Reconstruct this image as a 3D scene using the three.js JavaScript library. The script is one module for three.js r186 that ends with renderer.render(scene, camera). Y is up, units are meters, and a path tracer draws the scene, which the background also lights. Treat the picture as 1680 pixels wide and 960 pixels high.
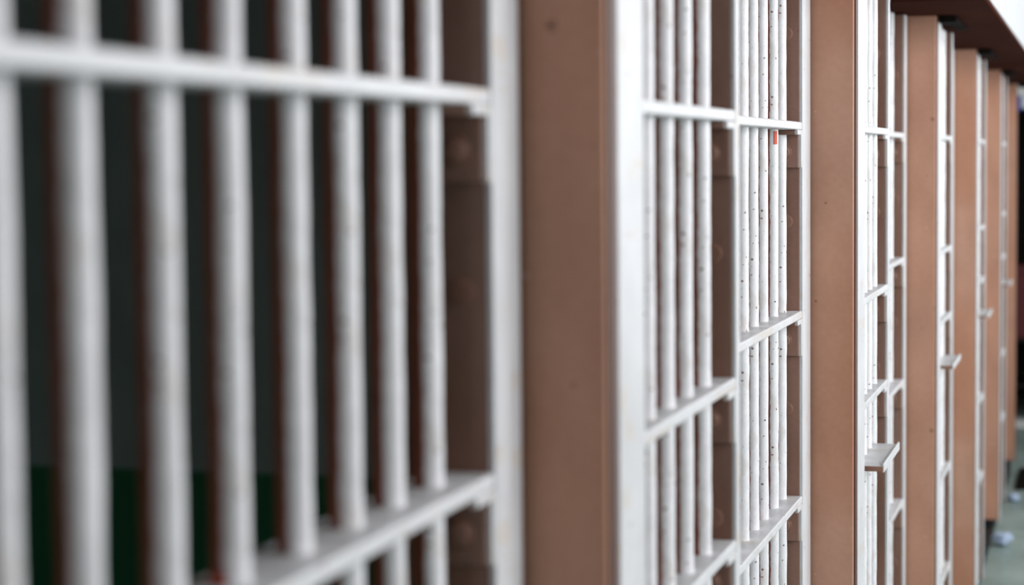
import * as THREE from 'three';
import { RoundedBoxGeometry } from 'three/addons/geometries/RoundedBoxGeometry.js';
import { RectAreaLightUniformsLib } from 'three/addons/lights/RectAreaLightUniformsLib.js';
import { mergeGeometries, mergeVertices } from 'three/addons/utils/BufferGeometryUtils.js';
import { ImprovedNoise } from 'three/addons/math/ImprovedNoise.js';

// ------------------------------------------------------------------ camera, sky, lights, exposure
const rad = THREE.MathUtils.degToRad;
const scene = new THREE.Scene();
const CAM_Y = 2.03, FOCAL = 3364;                         // metres above the floor; focal length in pixels of a 1680 x 960 frame
const camera = new THREE.PerspectiveCamera(2 * Math.atan(480 / FOCAL) * 180 / Math.PI, 1680 / 960, 0.05, 80);
camera.position.set(0, CAM_Y, 0);
camera.rotation.set(rad(-3.714), rad(15.994), rad(-0.558), 'YXZ');
camera.focus = 4.25; camera.userData.fStop = 3.2;
scene.add(camera);
const renderer = new THREE.WebGLRenderer({ antialias: true });
renderer.toneMapping = THREE.LinearToneMapping;
renderer.toneMappingExposure = 0.48;
renderer.shadowMap.enabled = true;
RectAreaLightUniformsLib.init();
scene.background = new THREE.Color().setRGB(0.95, 0.96, 1.0);   // overcast white sky outside the windows
const RIGHT = 2.7, CEIL = 4.8, BACK = 5.0, END = 15.6;     // corridor: right wall x, ceiling y, wall behind z, far wall -z
const WINDOWS = [1.9, 3.95, 6.0, 8.05, 10.1, 12.15];          // distances along the corridor of the windows in the right wall
const WIN_W = 1.75, WIN_Y0 = 1.5, WIN_Y1 = 4.3;
for (const z of WINDOWS) {
  const l = new THREE.RectAreaLight(new THREE.Color().setRGB(0.965, 0.973, 1.0), 9, WIN_W, WIN_Y1 - WIN_Y0);
  l.position.set(RIGHT - 0.04, (WIN_Y0 + WIN_Y1) / 2, -z); l.lookAt(0, (WIN_Y0 + WIN_Y1) / 2, -z); scene.add(l);
}

// ------------------------------------------------------------------ helpers
let seed = 20240611;
function rnd() { seed = (seed * 1664525 + 1013904223) >>> 0; return seed / 4294967296; }
const perlin = new ImprovedNoise();
const n3 = (x, y, z) => perlin.noise(x, y, z);
const names = new Map();
function numbered(name) { const k = names.get(name) ?? 0; names.set(name, k + 1); return k ? `${name}_${String(k).padStart(3, '0')}` : name; }
function shade(o) { o.traverse(m => { if (m.isMesh) { m.castShadow = true; m.receiveShadow = true; } }); return o; }
function thing(name, label, category, pos = [0, 0, 0], group) {
  const o = new THREE.Group(); o.name = numbered(name); o.position.set(...pos); scene.add(o);
  o.userData = { label, category, kind: 'thing' }; if (group) o.userData.group = group; return o;
}
function mesh(name, geometry, material, parent, pos) {
  const m = new THREE.Mesh(geometry, material); m.name = parent === scene ? numbered(name) : name;
  if (pos) m.position.set(...pos); m.castShadow = m.receiveShadow = true; parent.add(m); return m;
}
function structure(name, geometry, material, pos) { const m = mesh(name, geometry, material, scene, pos); m.userData.kind = 'structure'; return m; }
// uv in metres, taken from the side a face looks to; (ou, ov) shifts the pattern
function metreUV(g, ou = 0, ov = 0) {
  if (g.index) g = g.toNonIndexed();
  const p = g.attributes.position, uv = new Float32Array(p.count * 2), a = new THREE.Vector3(), b = new THREE.Vector3(), c = new THREE.Vector3();
  for (let i = 0; i < p.count; i += 3) {
    a.fromBufferAttribute(p, i); b.fromBufferAttribute(p, i + 1); c.fromBufferAttribute(p, i + 2);
    const n = b.clone().sub(a).cross(c.clone().sub(a)); const ax = Math.abs(n.x), ay = Math.abs(n.y), az = Math.abs(n.z);
    [a, b, c].forEach((v, k) => {
      const [u, w] = ax >= ay && ax >= az ? [v.z, v.y] : ay >= az ? [v.z, v.x] : [v.x, v.y];
      uv[(i + k) * 2] = u + ou; uv[(i + k) * 2 + 1] = w + ov;
    });
  }
  g.setAttribute('uv', new THREE.BufferAttribute(uv, 2)); return g;
}
// a box from corner to corner (distances along the corridor are given as positive d = -z), edges slightly rounded
function slab(x0, x1, y0, y1, d0, d1, r = 0.002) {
  const sx = Math.abs(x1 - x0), sy = Math.abs(y1 - y0), sz = Math.abs(d1 - d0), m = Math.min(sx, sy, sz);
  let g = r > 0 ? new RoundedBoxGeometry(sx, sy, sz, 1, Math.min(r, m * 0.45)) : new THREE.BoxGeometry(sx, sy, sz);
  g.translate((x0 + x1) / 2, (y0 + y1) / 2, -(d0 + d1) / 2);
  return metreUV(g, rnd() * 3, rnd() * 3);
}

// ------------------------------------------------------------------ procedural paint textures
function dataTexture(w, h, f, srgb, repX = 1, repY = 1) {
  const d = new Uint8Array(w * h * 4);
  for (let y = 0; y < h; y++) for (let x = 0; x < w; x++) {
    const c = f(x / w, y / h), k = (y * w + x) * 4;
    d[k] = c[0]; d[k + 1] = c[1]; d[k + 2] = c[2]; d[k + 3] = 255;
  }
  const t = new THREE.DataTexture(d, w, h, THREE.RGBAFormat); t.wrapS = t.wrapT = THREE.RepeatWrapping;
  t.magFilter = THREE.LinearFilter; t.minFilter = THREE.LinearMipmapLinearFilter; t.generateMipmaps = true;
  if (srgb) t.colorSpace = THREE.SRGBColorSpace; t.repeat.set(repX, repY); t.needsUpdate = true; return t;
}
// tileable noise on the unit square: perlin on two circles would be 4-D, so blend the borders instead
function tile(u, v, fx, fy, s) {
  const f = (a, b) => n3(a * fx + s, b * fy + s * 1.7, s * 0.37);
  const bu = Math.max(0, (u - 0.85) / 0.15), bv = Math.max(0, (v - 0.85) / 0.15);
  const r0 = f(u, v) * (1 - bu) + f(u - 1, v) * bu, r1 = f(u, v - 1) * (1 - bu) + f(u - 1, v - 1) * bu;
  return r0 * (1 - bv) + r1 * bv;
}
const mix = (a, b, t) => a.map((x, i) => x + (b[i] - x) * t);
const clamp = (x, a = 0, b = 1) => Math.min(b, Math.max(a, x));
const smooth = (a, b, x) => { const t = clamp((x - a) / (b - a)); return t * t * (3 - 2 * t); };
const WHITE = [222, 223, 225], BAR_WHITE = [244, 244, 246], BAR_BROWN = [172, 98, 76], BROWN = [152, 117, 102], TAN = [192, 147, 124];  // one white paint: the flat tone is greyed to offset its stronger light
// chipped spots, in unit-square cells
function spots(n, rmin, rmax) { const s = []; for (let i = 0; i < n; i++) s.push([rnd(), rnd(), rmin + (rmax - rmin) * Math.pow(rnd(), 3), rnd()]); return s; }
function spotAt(list, u, v, au, av) {           // au, av: metres across the square, so that spots stay round
  let best = 0, kind = 0;
  for (const [x, y, r, k] of list) {
    let dx = Math.abs(u - x); dx = Math.min(dx, 1 - dx); let dy = Math.abs(v - y); dy = Math.min(dy, 1 - dy);
    const d = Math.hypot(dx * au, dy * av); if (d < r * 1.3) { const s = 1 - smooth(r * 0.6, r * 1.2, d * (1 + 0.9 * n3(u * au * 700, v * av * 500, x * 50))); if (s > best) { best = s; kind = k; } }
  }
  return [best, kind];
}
const chipColor = k => (k < 0.5 ? [92, 62, 50] : k < 0.8 ? [120, 98, 88] : k < 0.9 ? [186, 96, 56] : [60, 52, 48]);
const whiteSpots = spots(36, 0.0006, 0.0028);
const rustSpots = spots(9, 0.002, 0.006);
const whiteMap = dataTexture(512, 512, (u, v) => {
  const m = tile(u, v, 5, 5, 3.1) * 9 + tile(u, v, 26, 9, 8.2) * 6 + tile(u, v, 90, 90, 1.4) * 4;
  let c = WHITE.map(x => x - 4 + m);
  c = mix(c, [214, 202, 188], clamp(smooth(0.28, 0.6, tile(u, v, 7, 12, 21.3)) * 0.5));
  c = mix(c, [196, 146, 96], spotAt(rustSpots, u, v, 0.5, 0.5)[0] * 0.55);
  const [s, k] = spotAt(whiteSpots, u, v, 0.5, 0.5); return mix(c, chipColor(k), s * 0.85).map(x => clamp(x, 0, 255));
}, true, 2, 2);
const barSpots = spots(120, 0.0005, 0.002);
// round bars: white on the corridor side, brown on the cell side; u runs round the bar
const barMap = dataTexture(256, 1024, (u, v) => {
  const m = tile(u, v, 4, 30, 5.5) * 8 + tile(u, v, 20, 90, 2.2) * 7;
  let c = BAR_WHITE.map(x => x - 3 + m);
  c = mix(c, [205, 192, 182], clamp(smooth(0.25, 0.55, tile(u, v, 3, 25, 31.3)) * 0.25));
  const side = Math.sin(u * Math.PI * 2) + 0.10 * tile(u, v, 4, 60, 17.2) + 0.1 * tile(u, v, 2, 14, 9.9);
  const b = 1 - smooth(-0.02, 0.06, side);
  c = mix(c, BAR_BROWN.map(x => x + m), b);
  const [s, k] = spotAt(barSpots, u, v, 0.07, 0.7); return mix(c, chipColor(k), s * 0.85 * (1 - b)).map(x => clamp(x, 0, 255));
}, true);
const brownSpots = spots(40, 0.0015, 0.006);
const paintMap = (base, warm, dent, pale) => dataTexture(512, 512, (u, v) => {
  const m = tile(u, v, 3, 3, 11.1) * 12 + tile(u, v, 14, 8, 4.4) * 9 + tile(u, v, 80, 80, 6.4) * 4;
  let c = mix(base, warm, clamp(0.5 + tile(u, v, 4, 2, 40.2))).map(x => x + m);
  const [s, k] = spotAt(brownSpots, u, v, 1, 1); return mix(c, k < 0.7 ? dent : pale, s * 0.7).map(x => clamp(x, 0, 255));
}, true, 1, 1);
const brownMap = paintMap(BROWN, [150, 108, 90], [98, 66, 54], [190, 154, 138]), tanMap = paintMap(TAN, [194, 141, 113], [120, 78, 60], [232, 196, 178]);
const lumpMap = dataTexture(256, 256, (u, v) => { const g = 128 + tile(u, v, 9, 9, 2.2) * 70 + tile(u, v, 40, 40, 7.7) * 45; return [g, g, g]; }, false, 3, 3);
const floorMap = dataTexture(512, 512, (u, v) => {
  const m = tile(u, v, 4, 4, 1.9) * 30 + tile(u, v, 17, 17, 5.1) * 18 + tile(u, v, 70, 70, 3.3) * 10; return [146 + m, 166 + m, 160 + m].map(x => clamp(x, 0, 255));
}, true, 0.4, 0.4);
const cellMap = (() => {           // cell walls: grey above, a dark green painted band below (v is the height in units of 2.6 m)
  return dataTexture(256, 512, (u, v) => {
    const m = tile(u, v, 5, 8, 6.6) * 16 + tile(u, v, 30, 30, 2.6) * 8; const g = v * 2.6 < 1.678;
    return (g ? [29, 102, 66] : [140, 154, 152]).map(x => clamp(x + m, 0, 255));
  }, true, 1, 1 / 2.6);
})();
const M = {
  white: new THREE.MeshStandardMaterial({ map: whiteMap, roughness: 0.42, bumpMap: lumpMap, bumpScale: 0.0012 }),
  bar: new THREE.MeshStandardMaterial({ map: barMap, roughness: 0.45 }),
  brown: new THREE.MeshStandardMaterial({ map: brownMap, roughness: 0.5, bumpMap: lumpMap, bumpScale: 0.0012 }),
  tan: new THREE.MeshStandardMaterial({ map: tanMap, roughness: 0.5, bumpMap: lumpMap, bumpScale: 0.0007 }),
  hall: new THREE.MeshStandardMaterial({ color: 0x8d8a84, roughness: 0.85 }),
  wallWhite: new THREE.MeshStandardMaterial({ color: 0xe6e8e6, roughness: 0.8 }),
  floor: new THREE.MeshStandardMaterial({ map: floorMap, roughness: 0.4 }),
  cell: new THREE.MeshStandardMaterial({ map: cellMap, roughness: 0.75 }),
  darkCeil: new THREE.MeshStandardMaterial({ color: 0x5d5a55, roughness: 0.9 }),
  edge: new THREE.MeshStandardMaterial({ map: brownMap, color: 0x9a8c84, roughness: 0.6 }),
  soffit: new THREE.MeshPhysicalMaterial({ map: brownMap, color: 0x74401f, roughness: 1, specularIntensity: 0.15, bumpMap: lumpMap, bumpScale: 0.001 }),  // the brown paint darkened, the overhang's shade put into its colour
  fascia: new THREE.MeshStandardMaterial({ map: whiteMap, color: 0xe8ecec, roughness: 0.5 }),
  maroon: new THREE.MeshStandardMaterial({ color: 0x6b2e33, roughness: 0.7 }),
  blue: new THREE.MeshStandardMaterial({ color: 0x1f49b0, roughness: 0.5 }),
  paleBlue: new THREE.MeshStandardMaterial({ color: 0xb9cbe6, roughness: 0.6 }),
  mauve: new THREE.MeshStandardMaterial({ color: 0xb8a6cc, roughness: 0.7 }),
  rubber: new THREE.MeshPhysicalMaterial({ color: 0x161310, roughness: 1, specularIntensity: 0.2 }),
  black: new THREE.MeshStandardMaterial({ color: 0x121110, roughness: 0.6, metalness: 0.2 }),
  orange: new THREE.MeshStandardMaterial({ color: 0xe04e20, roughness: 0.5 }),
  glass: new THREE.MeshPhysicalMaterial({ transmission: 1, thickness: 0, roughness: 0.02, ior: 1.5 }),
  windowFrame: new THREE.MeshStandardMaterial({ color: 0xd9dbd8, roughness: 0.5 }),
};

// ------------------------------------------------------------------ the setting
const DOOR_X = -0.50, GRILLE_X = -0.59, SOFFIT = 2.475, CELL_BACK = -2.6, ROW_END = 13.35;
const PIERS = [2.115, 4.407, 6.681, 8.875, 11.10, 13.30], PIER_T = 0.04;
structure('floor', slab(-3.6, RIGHT + 0.2, -0.2, 0, -BACK - 0.2, END + 3.2, 0), M.floor);
structure('ceiling', slab(-3.6, RIGHT + 0.2, CEIL, CEIL + 0.2, -BACK - 0.2, END + 3.2, 0), M.hall);
structure('wall_back', slab(-3.6, RIGHT + 0.2, 0, CEIL, -BACK - 0.2, -BACK, 0), M.hall);
{ // right wall with window openings
  const s = new THREE.Shape(); s.moveTo(-BACK, 0); s.lineTo(END, 0); s.lineTo(END, CEIL); s.lineTo(-BACK, CEIL); s.closePath();
  for (const z of WINDOWS) { const h = new THREE.Path(), a = z - WIN_W / 2, b = z + WIN_W / 2; h.moveTo(a, WIN_Y0); h.lineTo(a, WIN_Y1); h.lineTo(b, WIN_Y1); h.lineTo(b, WIN_Y0); h.closePath(); s.holes.push(h); }
  const g = new THREE.ExtrudeGeometry(s, { depth: 0.2, bevelEnabled: false }); g.rotateY(Math.PI / 2); g.translate(RIGHT, 0, 0);
  structure('wall_right', metreUV(g), M.hall);
}
WINDOWS.forEach((z, i) => {
  const w = new THREE.Group(); w.name = `window_${i + 1}`; w.userData.kind = 'structure'; scene.add(w);
  const a = z - WIN_W / 2, b = z + WIN_W / 2, X0 = RIGHT + 0.07, X1 = RIGHT + 0.13, t = 0.05;
  const bits = [slab(X0, X1, WIN_Y0, WIN_Y0 + t, a, b), slab(X0, X1, WIN_Y1 - t, WIN_Y1, a, b), slab(X0, X1, WIN_Y0, WIN_Y1, a, a + t), slab(X0, X1, WIN_Y0, WIN_Y1, b - t, b), slab(X0, X1, WIN_Y0, WIN_Y1, z - 0.02, z + 0.02)];
  for (let k = 1; k < 4; k++) { const y = WIN_Y0 + (WIN_Y1 - WIN_Y0) * k / 4; bits.push(slab(X0, X1, y - 0.02, y + 0.02, a, b)); }
  mesh('window_frame', mergeGeometries(bits), M.windowFrame, w);
  for (let r = 0; r < 4; r++) for (let c = 0; c < 2; c++) {
    const y = WIN_Y0 + (WIN_Y1 - WIN_Y0) * r / 4;
    mesh('pane', slab(RIGHT + 0.098, RIGHT + 0.102, y, y + (WIN_Y1 - WIN_Y0) / 4, c ? z : a, c ? b : z, 0), M.glass, w);
  }
});
// white fascia of the tier above the cells and the brown soffit panels under it
structure('wall_left', slab(-0.36, -0.315, SOFFIT + 0.012, CEIL, -BACK, ROW_END + 0.3, 0), M.fascia);
{
  const t = new THREE.Group(); t.name = 'trim_1'; t.userData.kind = 'structure'; scene.add(t);
  const joints = [-2.0, -0.2, 2.1, 4.0, 6.05, 8.3, 10.6, 12.4, ROW_END + 0.3];
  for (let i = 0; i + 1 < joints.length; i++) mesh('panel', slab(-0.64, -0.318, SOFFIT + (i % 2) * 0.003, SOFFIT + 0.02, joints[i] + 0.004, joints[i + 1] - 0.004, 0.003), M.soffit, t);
  mesh('backing', slab(-0.66, -0.36, SOFFIT + 0.021, SOFFIT + 0.06, -2, ROW_END + 0.3, 0), M.brown, t);
}
structure('ceiling_cells', slab(CELL_BACK, -0.645, SOFFIT, SOFFIT + 0.2, -BACK, ROW_END + 0.3, 0), M.darkCeil);
structure('wall_cells', slab(CELL_BACK - 0.1, CELL_BACK, 0, SOFFIT + 0.2, -BACK, ROW_END + 0.3, 0), M.cell);
{ // walls keep the cell texture's heights: uv v = height
  const fix = m => { const p = m.geometry.attributes.position, uv = m.geometry.attributes.uv; for (let i = 0; i < p.count; i++) uv.setXY(i, p.getX(i) + p.getZ(i), p.getY(i)); };
  fix(scene.getObjectByName('wall_cells'));
  PIERS.forEach((d, i) => fix(structure(`wall_partition_${i + 1}`, slab(CELL_BACK, -0.76, 0, SOFFIT, d, d + PIER_T, 0), M.cell)));
}
// dark kerb under the grilles and doors
structure('trim_2', slab(-0.70, -0.53, 0, 0.05, -BACK, ROW_END, 0.004), M.black);
// far wall with a dark doorway
{
  const s = new THREE.Shape(); s.moveTo(-3.6, 0); s.lineTo(RIGHT, 0); s.lineTo(RIGHT, CEIL); s.lineTo(-3.6, CEIL); s.closePath();
  const h = new THREE.Path(); h.moveTo(-1.5, 0.05); h.lineTo(-1.5, 2.37); h.lineTo(0.1, 2.37); h.lineTo(0.1, 0.05); h.closePath(); s.holes.push(h);
  const g = new THREE.ExtrudeGeometry(s, { depth: 0.2, bevelEnabled: false }); g.translate(0, 0, -END - 0.2); structure('wall_end', metreUV(g), M.wallWhite);
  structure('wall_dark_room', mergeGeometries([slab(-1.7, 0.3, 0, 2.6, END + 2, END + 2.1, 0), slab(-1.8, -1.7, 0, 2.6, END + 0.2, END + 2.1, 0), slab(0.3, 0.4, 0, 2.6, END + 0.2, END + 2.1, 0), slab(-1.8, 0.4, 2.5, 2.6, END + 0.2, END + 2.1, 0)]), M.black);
}

// ------------------------------------------------------------------ pillars
const ORD = ['nearest', 'second', 'third', 'fourth', 'fifth', 'farthest'];
PIERS.forEach((d, i) => {
  const p = thing('pillar', `${['nearest brown steel pillar, widest, beside the large blurred grille at left', 'second brown steel pillar, between the two sharpest white cell fronts', 'third brown steel pillar from the left, right of the gate with a jutting slot shelf', 'fourth brown steel pillar from the left, narrow and blurred', 'fifth brown steel pillar from the left, its foot visible above the floor', 'farthest brown steel pillar, beside the dark doorway at the corridor end'][i]}`, 'pillar', [DOOR_X, 0, -d], 'brown pillars between the cells');
  mesh('flange', slab(-0.76 - DOOR_X, -0.003, i > 3 ? 0.09 : 0.06, SOFFIT, 0, PIER_T, 0.004), M.tan, p);
  mesh('edge_strip', slab(-0.0035, 0.0005, i > 3 ? 0.09 : 0.06, SOFFIT, 0.005, PIER_T, 0.001), M.edge, p);
  mesh('foot', slab(-0.74 - DOOR_X, -0.03, 0, i > 3 ? 0.09 : 0.06, 0.005, PIER_T - 0.005, 0.003), M.black, p);
});

// ------------------------------------------------------------------ bars, rails, stiles
const BAR_R = 0.0152;
const barGeos = {};
function barGeo(len, v) {
  const key = len.toFixed(3) + '_' + v; if (barGeos[key]) return barGeos[key];
  const g = new THREE.CylinderGeometry(BAR_R, BAR_R, len, 18, 90, true), p = g.attributes.position, uv = g.attributes.uv;
  for (let i = 0; i < p.count; i++) {
    const x = p.getX(i), y = p.getY(i), z = p.getZ(i), k = 1 + 0.05 * n3(x * 60 + v * 9, y * 14, z * 60) + 0.05 * n3(x * 150 + v, y * 60, z * 150 + 4);
    p.setXYZ(i, x * k, y, z * k); uv.setY(i, y / 0.7 + v * 0.317);
  }
  g.computeVertexNormals();
  { // close the seam's normals
    const n = g.attributes.normal; for (let r = 0; r <= 90; r++) { const a = r * 19, b = a + 18; const v3 = new THREE.Vector3().fromBufferAttribute(n, a).add(new THREE.Vector3().fromBufferAttribute(n, b)).normalize(); n.setXYZ(a, v3.x, v3.y, v3.z); n.setXYZ(b, v3.x, v3.y, v3.z); }
  }
  return barGeos[key] = g;
}
// an angle bracket that bolts a rail's end to a stile (front edge at x = 0, stile face at d = 0, rail's underside at y = 0)
const bracketBody = mergeGeometries([slab(-0.066, -0.006, -0.078, 0, -0.011, 0, 0.0025), slab(-0.066, -0.006, -0.010, 0, -0.062, -0.009, 0.002)]);
const bracketEdge = mergeGeometries([slab(-0.007, 0.0005, -0.078, 0, -0.009, 0, 0.002), slab(-0.007, 0.0005, -0.0105, 0, -0.062, -0.007, 0.002)]);
const boltGeo = (() => { const g = new THREE.LatheGeometry([[0, 0.0042], [0.0095, 0.0038], [0.0125, 0.0022], [0.013, 0.0004], [0.0142, 0.0002], [0.0152, 0.0012], [0.0165, -0.002]].map(a => new THREE.Vector2(...a)), 20); g.rotateX(Math.PI / 2); g.translate(-0.036, -0.045, 0.012); return metreUV(g); })();
const rivetGeo = (() => { const g = new THREE.LatheGeometry([[0, 0.002], [0.011, 0.0018], [0.0145, 0.0008], [0.0155, -0.001]].map(a => new THREE.Vector2(...a)), 20); g.rotateX(Math.PI / 2); return metreUV(g); })();
const RAIL_T = 0.0165;
function frontage(o, { x, d0, rails, bars, barX, railDepth, stileD, stileDepth, y0, y1, railFrom }) {
  // o stands at (0,0,0) of its own group placed at (x, 0, -d0); lengths along the corridor are relative to d0
  const railTo = stileD;
  for (const y of rails) {
    mesh('rail', slab(-railDepth, 0, y - RAIL_T / 2, y + RAIL_T / 2, railFrom, railTo, 0.003), M.white, o);
    const b = mesh('bracket', bracketBody, M.brown, o, [0, y - RAIL_T / 2, -stileD]);
    mesh('bolt', boltGeo, M.brown, b); mesh('painted_edge', bracketEdge, M.white, b);
  }
  for (const y of [...rails, rails[0] + 0.387]) mesh('rivet', rivetGeo, M.brown, o, [-0.034, y - 0.197, -stileD]);
  bars.forEach((d, i) => mesh('bar', barGeo(y1 - y0, Math.floor(rnd() * 7)), M.bar, o, [barX, (y0 + y1) / 2, -d]));
  // the stile: a deep flat plate, brown on its sides, its front edge painted white
  mesh('stile', slab(-stileDepth, -0.006, y0, y1, stileD, stileD + 0.03, 0.002), M.brown, o);
}
// a short curved patch of bare orange primer on a bar
function patch(o, barX, y, d, a0, a1, h) {
  const g = new THREE.CylinderGeometry(BAR_R * 1.09, BAR_R * 1.09, h, 8, 3, true, a0, a1); mesh('paint_chip', g, M.orange, o, [barX, y, -d]).material.side = THREE.DoubleSide;
}

const H = 0.17;
const GR_RAILS = [1.923, 1.533, 1.146, 0.764, 0.38].map(y => y + H), DOOR_RAILS = [1.919, 1.536, 1.30, 0.766, 0.407].map(y => y + H);
const TOP = SOFFIT - 0.004, BOT = 0.055;
// ------------------------------------------------------------------ fixed grilles
const grilleLabels = [
  'large blurred white barred grille filling the left of the picture', 'white barred grille in sharp focus, with five close bars left of the second brown pillar',
  'white barred grille seen edge on, left of the third brown pillar', 'blurred white barred grille, left of the fourth brown pillar', 'far blurred white grille, left of the fifth brown pillar', 'farthest faint white grille, left of the farthest brown pillar'];
function grille(i, startD, barsD) {
  const end = PIERS[i], stileD = end - 0.128 + (i === 1 ? -0.04 : 0), d0 = startD;
  const o = thing('cell_grille', grilleLabels[i], 'grille', [GRILLE_X, 0, -d0], 'white barred grilles between the pillars');
  frontage(o, { x: GRILLE_X, d0, rails: GR_RAILS, bars: barsD.map(b => b - d0), barX: -0.041, railDepth: 0.075, stileD: stileD - d0, stileDepth: 0.085, y0: BOT, y1: TOP, railFrom: 0 });
  mesh('stile_edge', slab(-0.0065, 0.0015, BOT, TOP, stileD - d0, stileD + 0.052 - d0, 0.002), M.white, o);
  mesh('jamb_strip', slab(-0.014, -0.004, BOT, TOP, stileD + 0.05 - d0, end - 0.01 - d0, 0.002), M.white, o);
  mesh('stile', slab(-0.075, 0.0005, BOT, TOP, 0, -0.03, 0.002), M.white, o);
  return o;
}
const near = [0.85, 0.968, 1.084, 1.189, 1.311, 1.426, 1.554, 1.673, 1.786, 1.903].map(d => d - 0.006);
const g0 = grille(0, 0.74, near); patch(g0, -0.041, 1.706, 1.426 - 0.006 - 0.74, -1.1, 1.3, 0.03);
const f2 = []; for (let k = 10; k >= 5; k--) f2.push(4.194 - 0.118 * k); f2.push(3.605, 3.723, 3.835, 3.951, 4.082, 4.194);
const g1 = grille(1, 3.0, f2.slice(1)); patch(g1, -0.041, 2.068, 4.082 - 3.0, 0.6, 0.5, 0.026);
for (let i = 2; i < 6; i++) { const s = PIERS[i - 1] + 0.845, b = []; for (let d = PIERS[i] - 0.213; d > s + 0.06; d -= 0.118) b.push(d); grille(i, s, b.reverse()); }

// ------------------------------------------------------------------ sliding doors
const doorLabels = ['nearest white sliding cell gate, wide flat left edge beside the nearest brown pillar', 'second white sliding barred cell gate, a pale slot shelf jutting out clearly',
  'third white sliding barred cell gate, blurred, between the third and fourth brown pillars', 'fourth white sliding barred cell gate, a thin pale strip before the fifth brown pillar', 'farthest white sliding barred cell gate, a faint strip left of the farthest brown pillar'];
for (let i = 0; i < 5; i++) {
  const d0 = PIERS[i] + PIER_T + 0.003, w = [0.75, 0.66, 0.66, 0.66, 0.66][i];
  const o = thing('cell_gate', doorLabels[i], 'gate', [DOOR_X, 0, -d0], 'white sliding cell gates');
  const bars = [0.268, 0.385, 0.508, 0.638].map(b => b * (w / 0.75));
  frontage(o, { x: DOOR_X, d0, rails: DOOR_RAILS, bars, barX: -0.031, railDepth: 0.06, stileD: w, stileDepth: 0.075, y0: BOT + 0.02, y1: TOP - 0.012, railFrom: 0.12 });
  mesh('stile_edge', slab(-0.0065, 0.001, BOT + 0.02, TOP - 0.012, w, w + 0.031, 0.002), M.white, o);
  mesh('edge_plate', slab(-0.012, 0.0015, BOT + 0.02, TOP - 0.012, 0.002, 0.133, 0.002), M.white, o);
  // the food slot: a horizontal steel shelf through the bars, standing out into the corridor, its near edge rusty
  const sh = mesh('slot_shelf', slab(-0.056, 0.041, 1.324, 1.336, 0.16, w - 0.13, 0.002), M.white, o);
  mesh('rusty_edge', slab(-0.056, 0.040, 1.324, 1.335, 0.155, 0.161, 0.001), M.brown, sh); mesh('lip', slab(0.037, 0.042, 1.321, 1.341, 0.16, w - 0.13, 0.002), M.white, sh);
}
// dark door tracks under the soffit, one over each door
for (let i = 0; i < 6; i++) {
  const d0 = PIERS[i] + PIER_T - 0.03;
  const o = thing('gate_track', `black gate track under the brown soffit over the ${['nearest', 'second', 'third', 'fourth', 'fifth', 'farthest'][i]} ${i === 5 ? 'pillar, at the row end' : 'pillar\'s cell gate'}`, 'track', [-0.468, SOFFIT, -d0], 'black gate tracks');
  const len = i === 5 ? 0.25 : 0.7;
  mesh('channel', slab(-0.020, 0.020, -0.008, 0, 0, len, 0.003), M.rubber, o);
  mesh('hanger', slab(-0.026, 0.026, -0.022, -0.004, 0.01, 0.2, 0.003), M.rubber, o);
}

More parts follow.
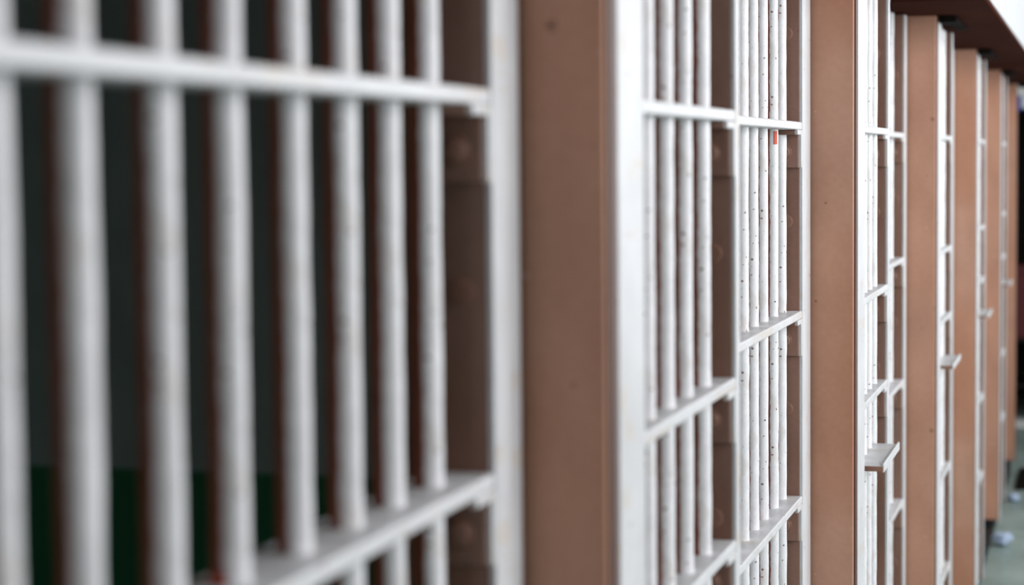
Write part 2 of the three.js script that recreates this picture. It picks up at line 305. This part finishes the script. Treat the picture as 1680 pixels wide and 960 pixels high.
// ------------------------------------------------------------------ the far end of the corridor and what lies on the floor
{
  const sg = thing('wall_sign', 'small plain blue sign on the white wall over the dark doorway', 'sign', [-0.60, 2.405, -END]);
  mesh('plate', slab(-0.04, 0.04, -0.05, 0.05, -0.012, 0, 0.003), M.blue, sg); mesh('edge_frame', mergeGeometries([slab(-0.045, 0.045, 0.045, 0.055, -0.016, 0), slab(-0.045, 0.045, -0.055, -0.045, -0.016, 0)]), M.blue, sg);
  const tr = thing('trolley', 'black trolley standing in the dark doorway at the corridor end', 'trolley', [-0.38, 0, -(END + 0.7)]);
  for (const [x, d] of [[-0.24, -0.2], [0.24, -0.2], [-0.24, 0.2], [0.24, 0.2]]) { mesh('post', slab(x - 0.012, x + 0.012, 0.07, 0.62, d - 0.012, d + 0.012, 0.003), M.black, tr); const w = new THREE.CylinderGeometry(0.035, 0.035, 0.022, 16); w.rotateZ(Math.PI / 2); mesh('wheel', w, M.rubber, tr, [x, 0.035, -d]); }
  for (const y of [0.26, 0.61]) mesh('shelf', slab(-0.26, 0.26, y - 0.012, y + 0.012, -0.22, 0.22, 0.004), M.black, tr);
  const bx = thing('storage_box', 'dark maroon box on top of the black trolley in the far doorway', 'box', [-0.38, 0.622, -(END + 0.7)]);
  mesh('body', slab(-0.23, 0.23, 0, 0.5, -0.18, 0.18, 0.012), M.maroon, bx); mesh('lid', slab(-0.24, 0.24, 0.5, 0.56, -0.19, 0.19, 0.01), M.maroon, bx);
  const crumple = (r, sy, s) => { const g = mergeVertices(new THREE.IcosahedronGeometry(r, 4).deleteAttribute('uv').deleteAttribute('normal')), p = g.attributes.position; let lo = 9; for (let i = 0; i < p.count; i++) { const v = new THREE.Vector3().fromBufferAttribute(p, i), k = 1 + 0.5 * n3(v.x / r * 1.7 + s, v.y / r * 1.7, v.z / r * 1.7) + 0.25 * Math.abs(n3(v.x / r * 4 + s, v.y / r * 4, v.z / r * 4)); v.multiplyScalar(k); v.y *= sy; lo = Math.min(lo, v.y); p.setXYZ(i, v.x, v.y, v.z); } g.translate(0, -lo, 0); g.computeVertexNormals(); return g; };
  const cl = mesh('cloth_bundle', crumple(0.09, 0.5, 3), M.mauve, scene, [-0.42, 0.2725, -(END + 0.66)]); cl.userData = { label: 'pale mauve cloth bundle on the lower shelf of the black trolley', category: 'cloth' };
  const p1 = mesh('paper_scrap', crumple(0.045, 0.7, 7), M.paleBlue, scene, [-0.47, 0, -10.85]); p1.userData = { label: 'larger pale blue crumpled scrap on the floor near the fifth pillar', category: 'litter' };
  const p2 = mesh('paper_scrap', crumple(0.035, 0.6, 12), M.paleBlue, scene, [-0.47, 0, -12.25]); p2.userData = { label: 'smaller pale blue crumpled scrap on the floor near the farthest pillar', category: 'litter' };
  const mt = thing('floor_slab', 'thin black ribbed slab on the greenish floor by the farthest pillar', 'mat', [-0.12, 0, -13.1]);  // thin black ribbed slab lying flat on the floor
  mesh('pad', slab(-0.36, 0.4, 0, 0.014, -0.42, 0.42, 0.005), M.rubber, mt); for (let k = 0; k < 7; k++) mesh('rib', slab(-0.33, 0.37, 0.013, 0.019, -0.37 + k * 0.12, -0.33 + k * 0.12, 0.002), M.rubber, mt);
}

shade(scene);
renderer.render(scene, camera);
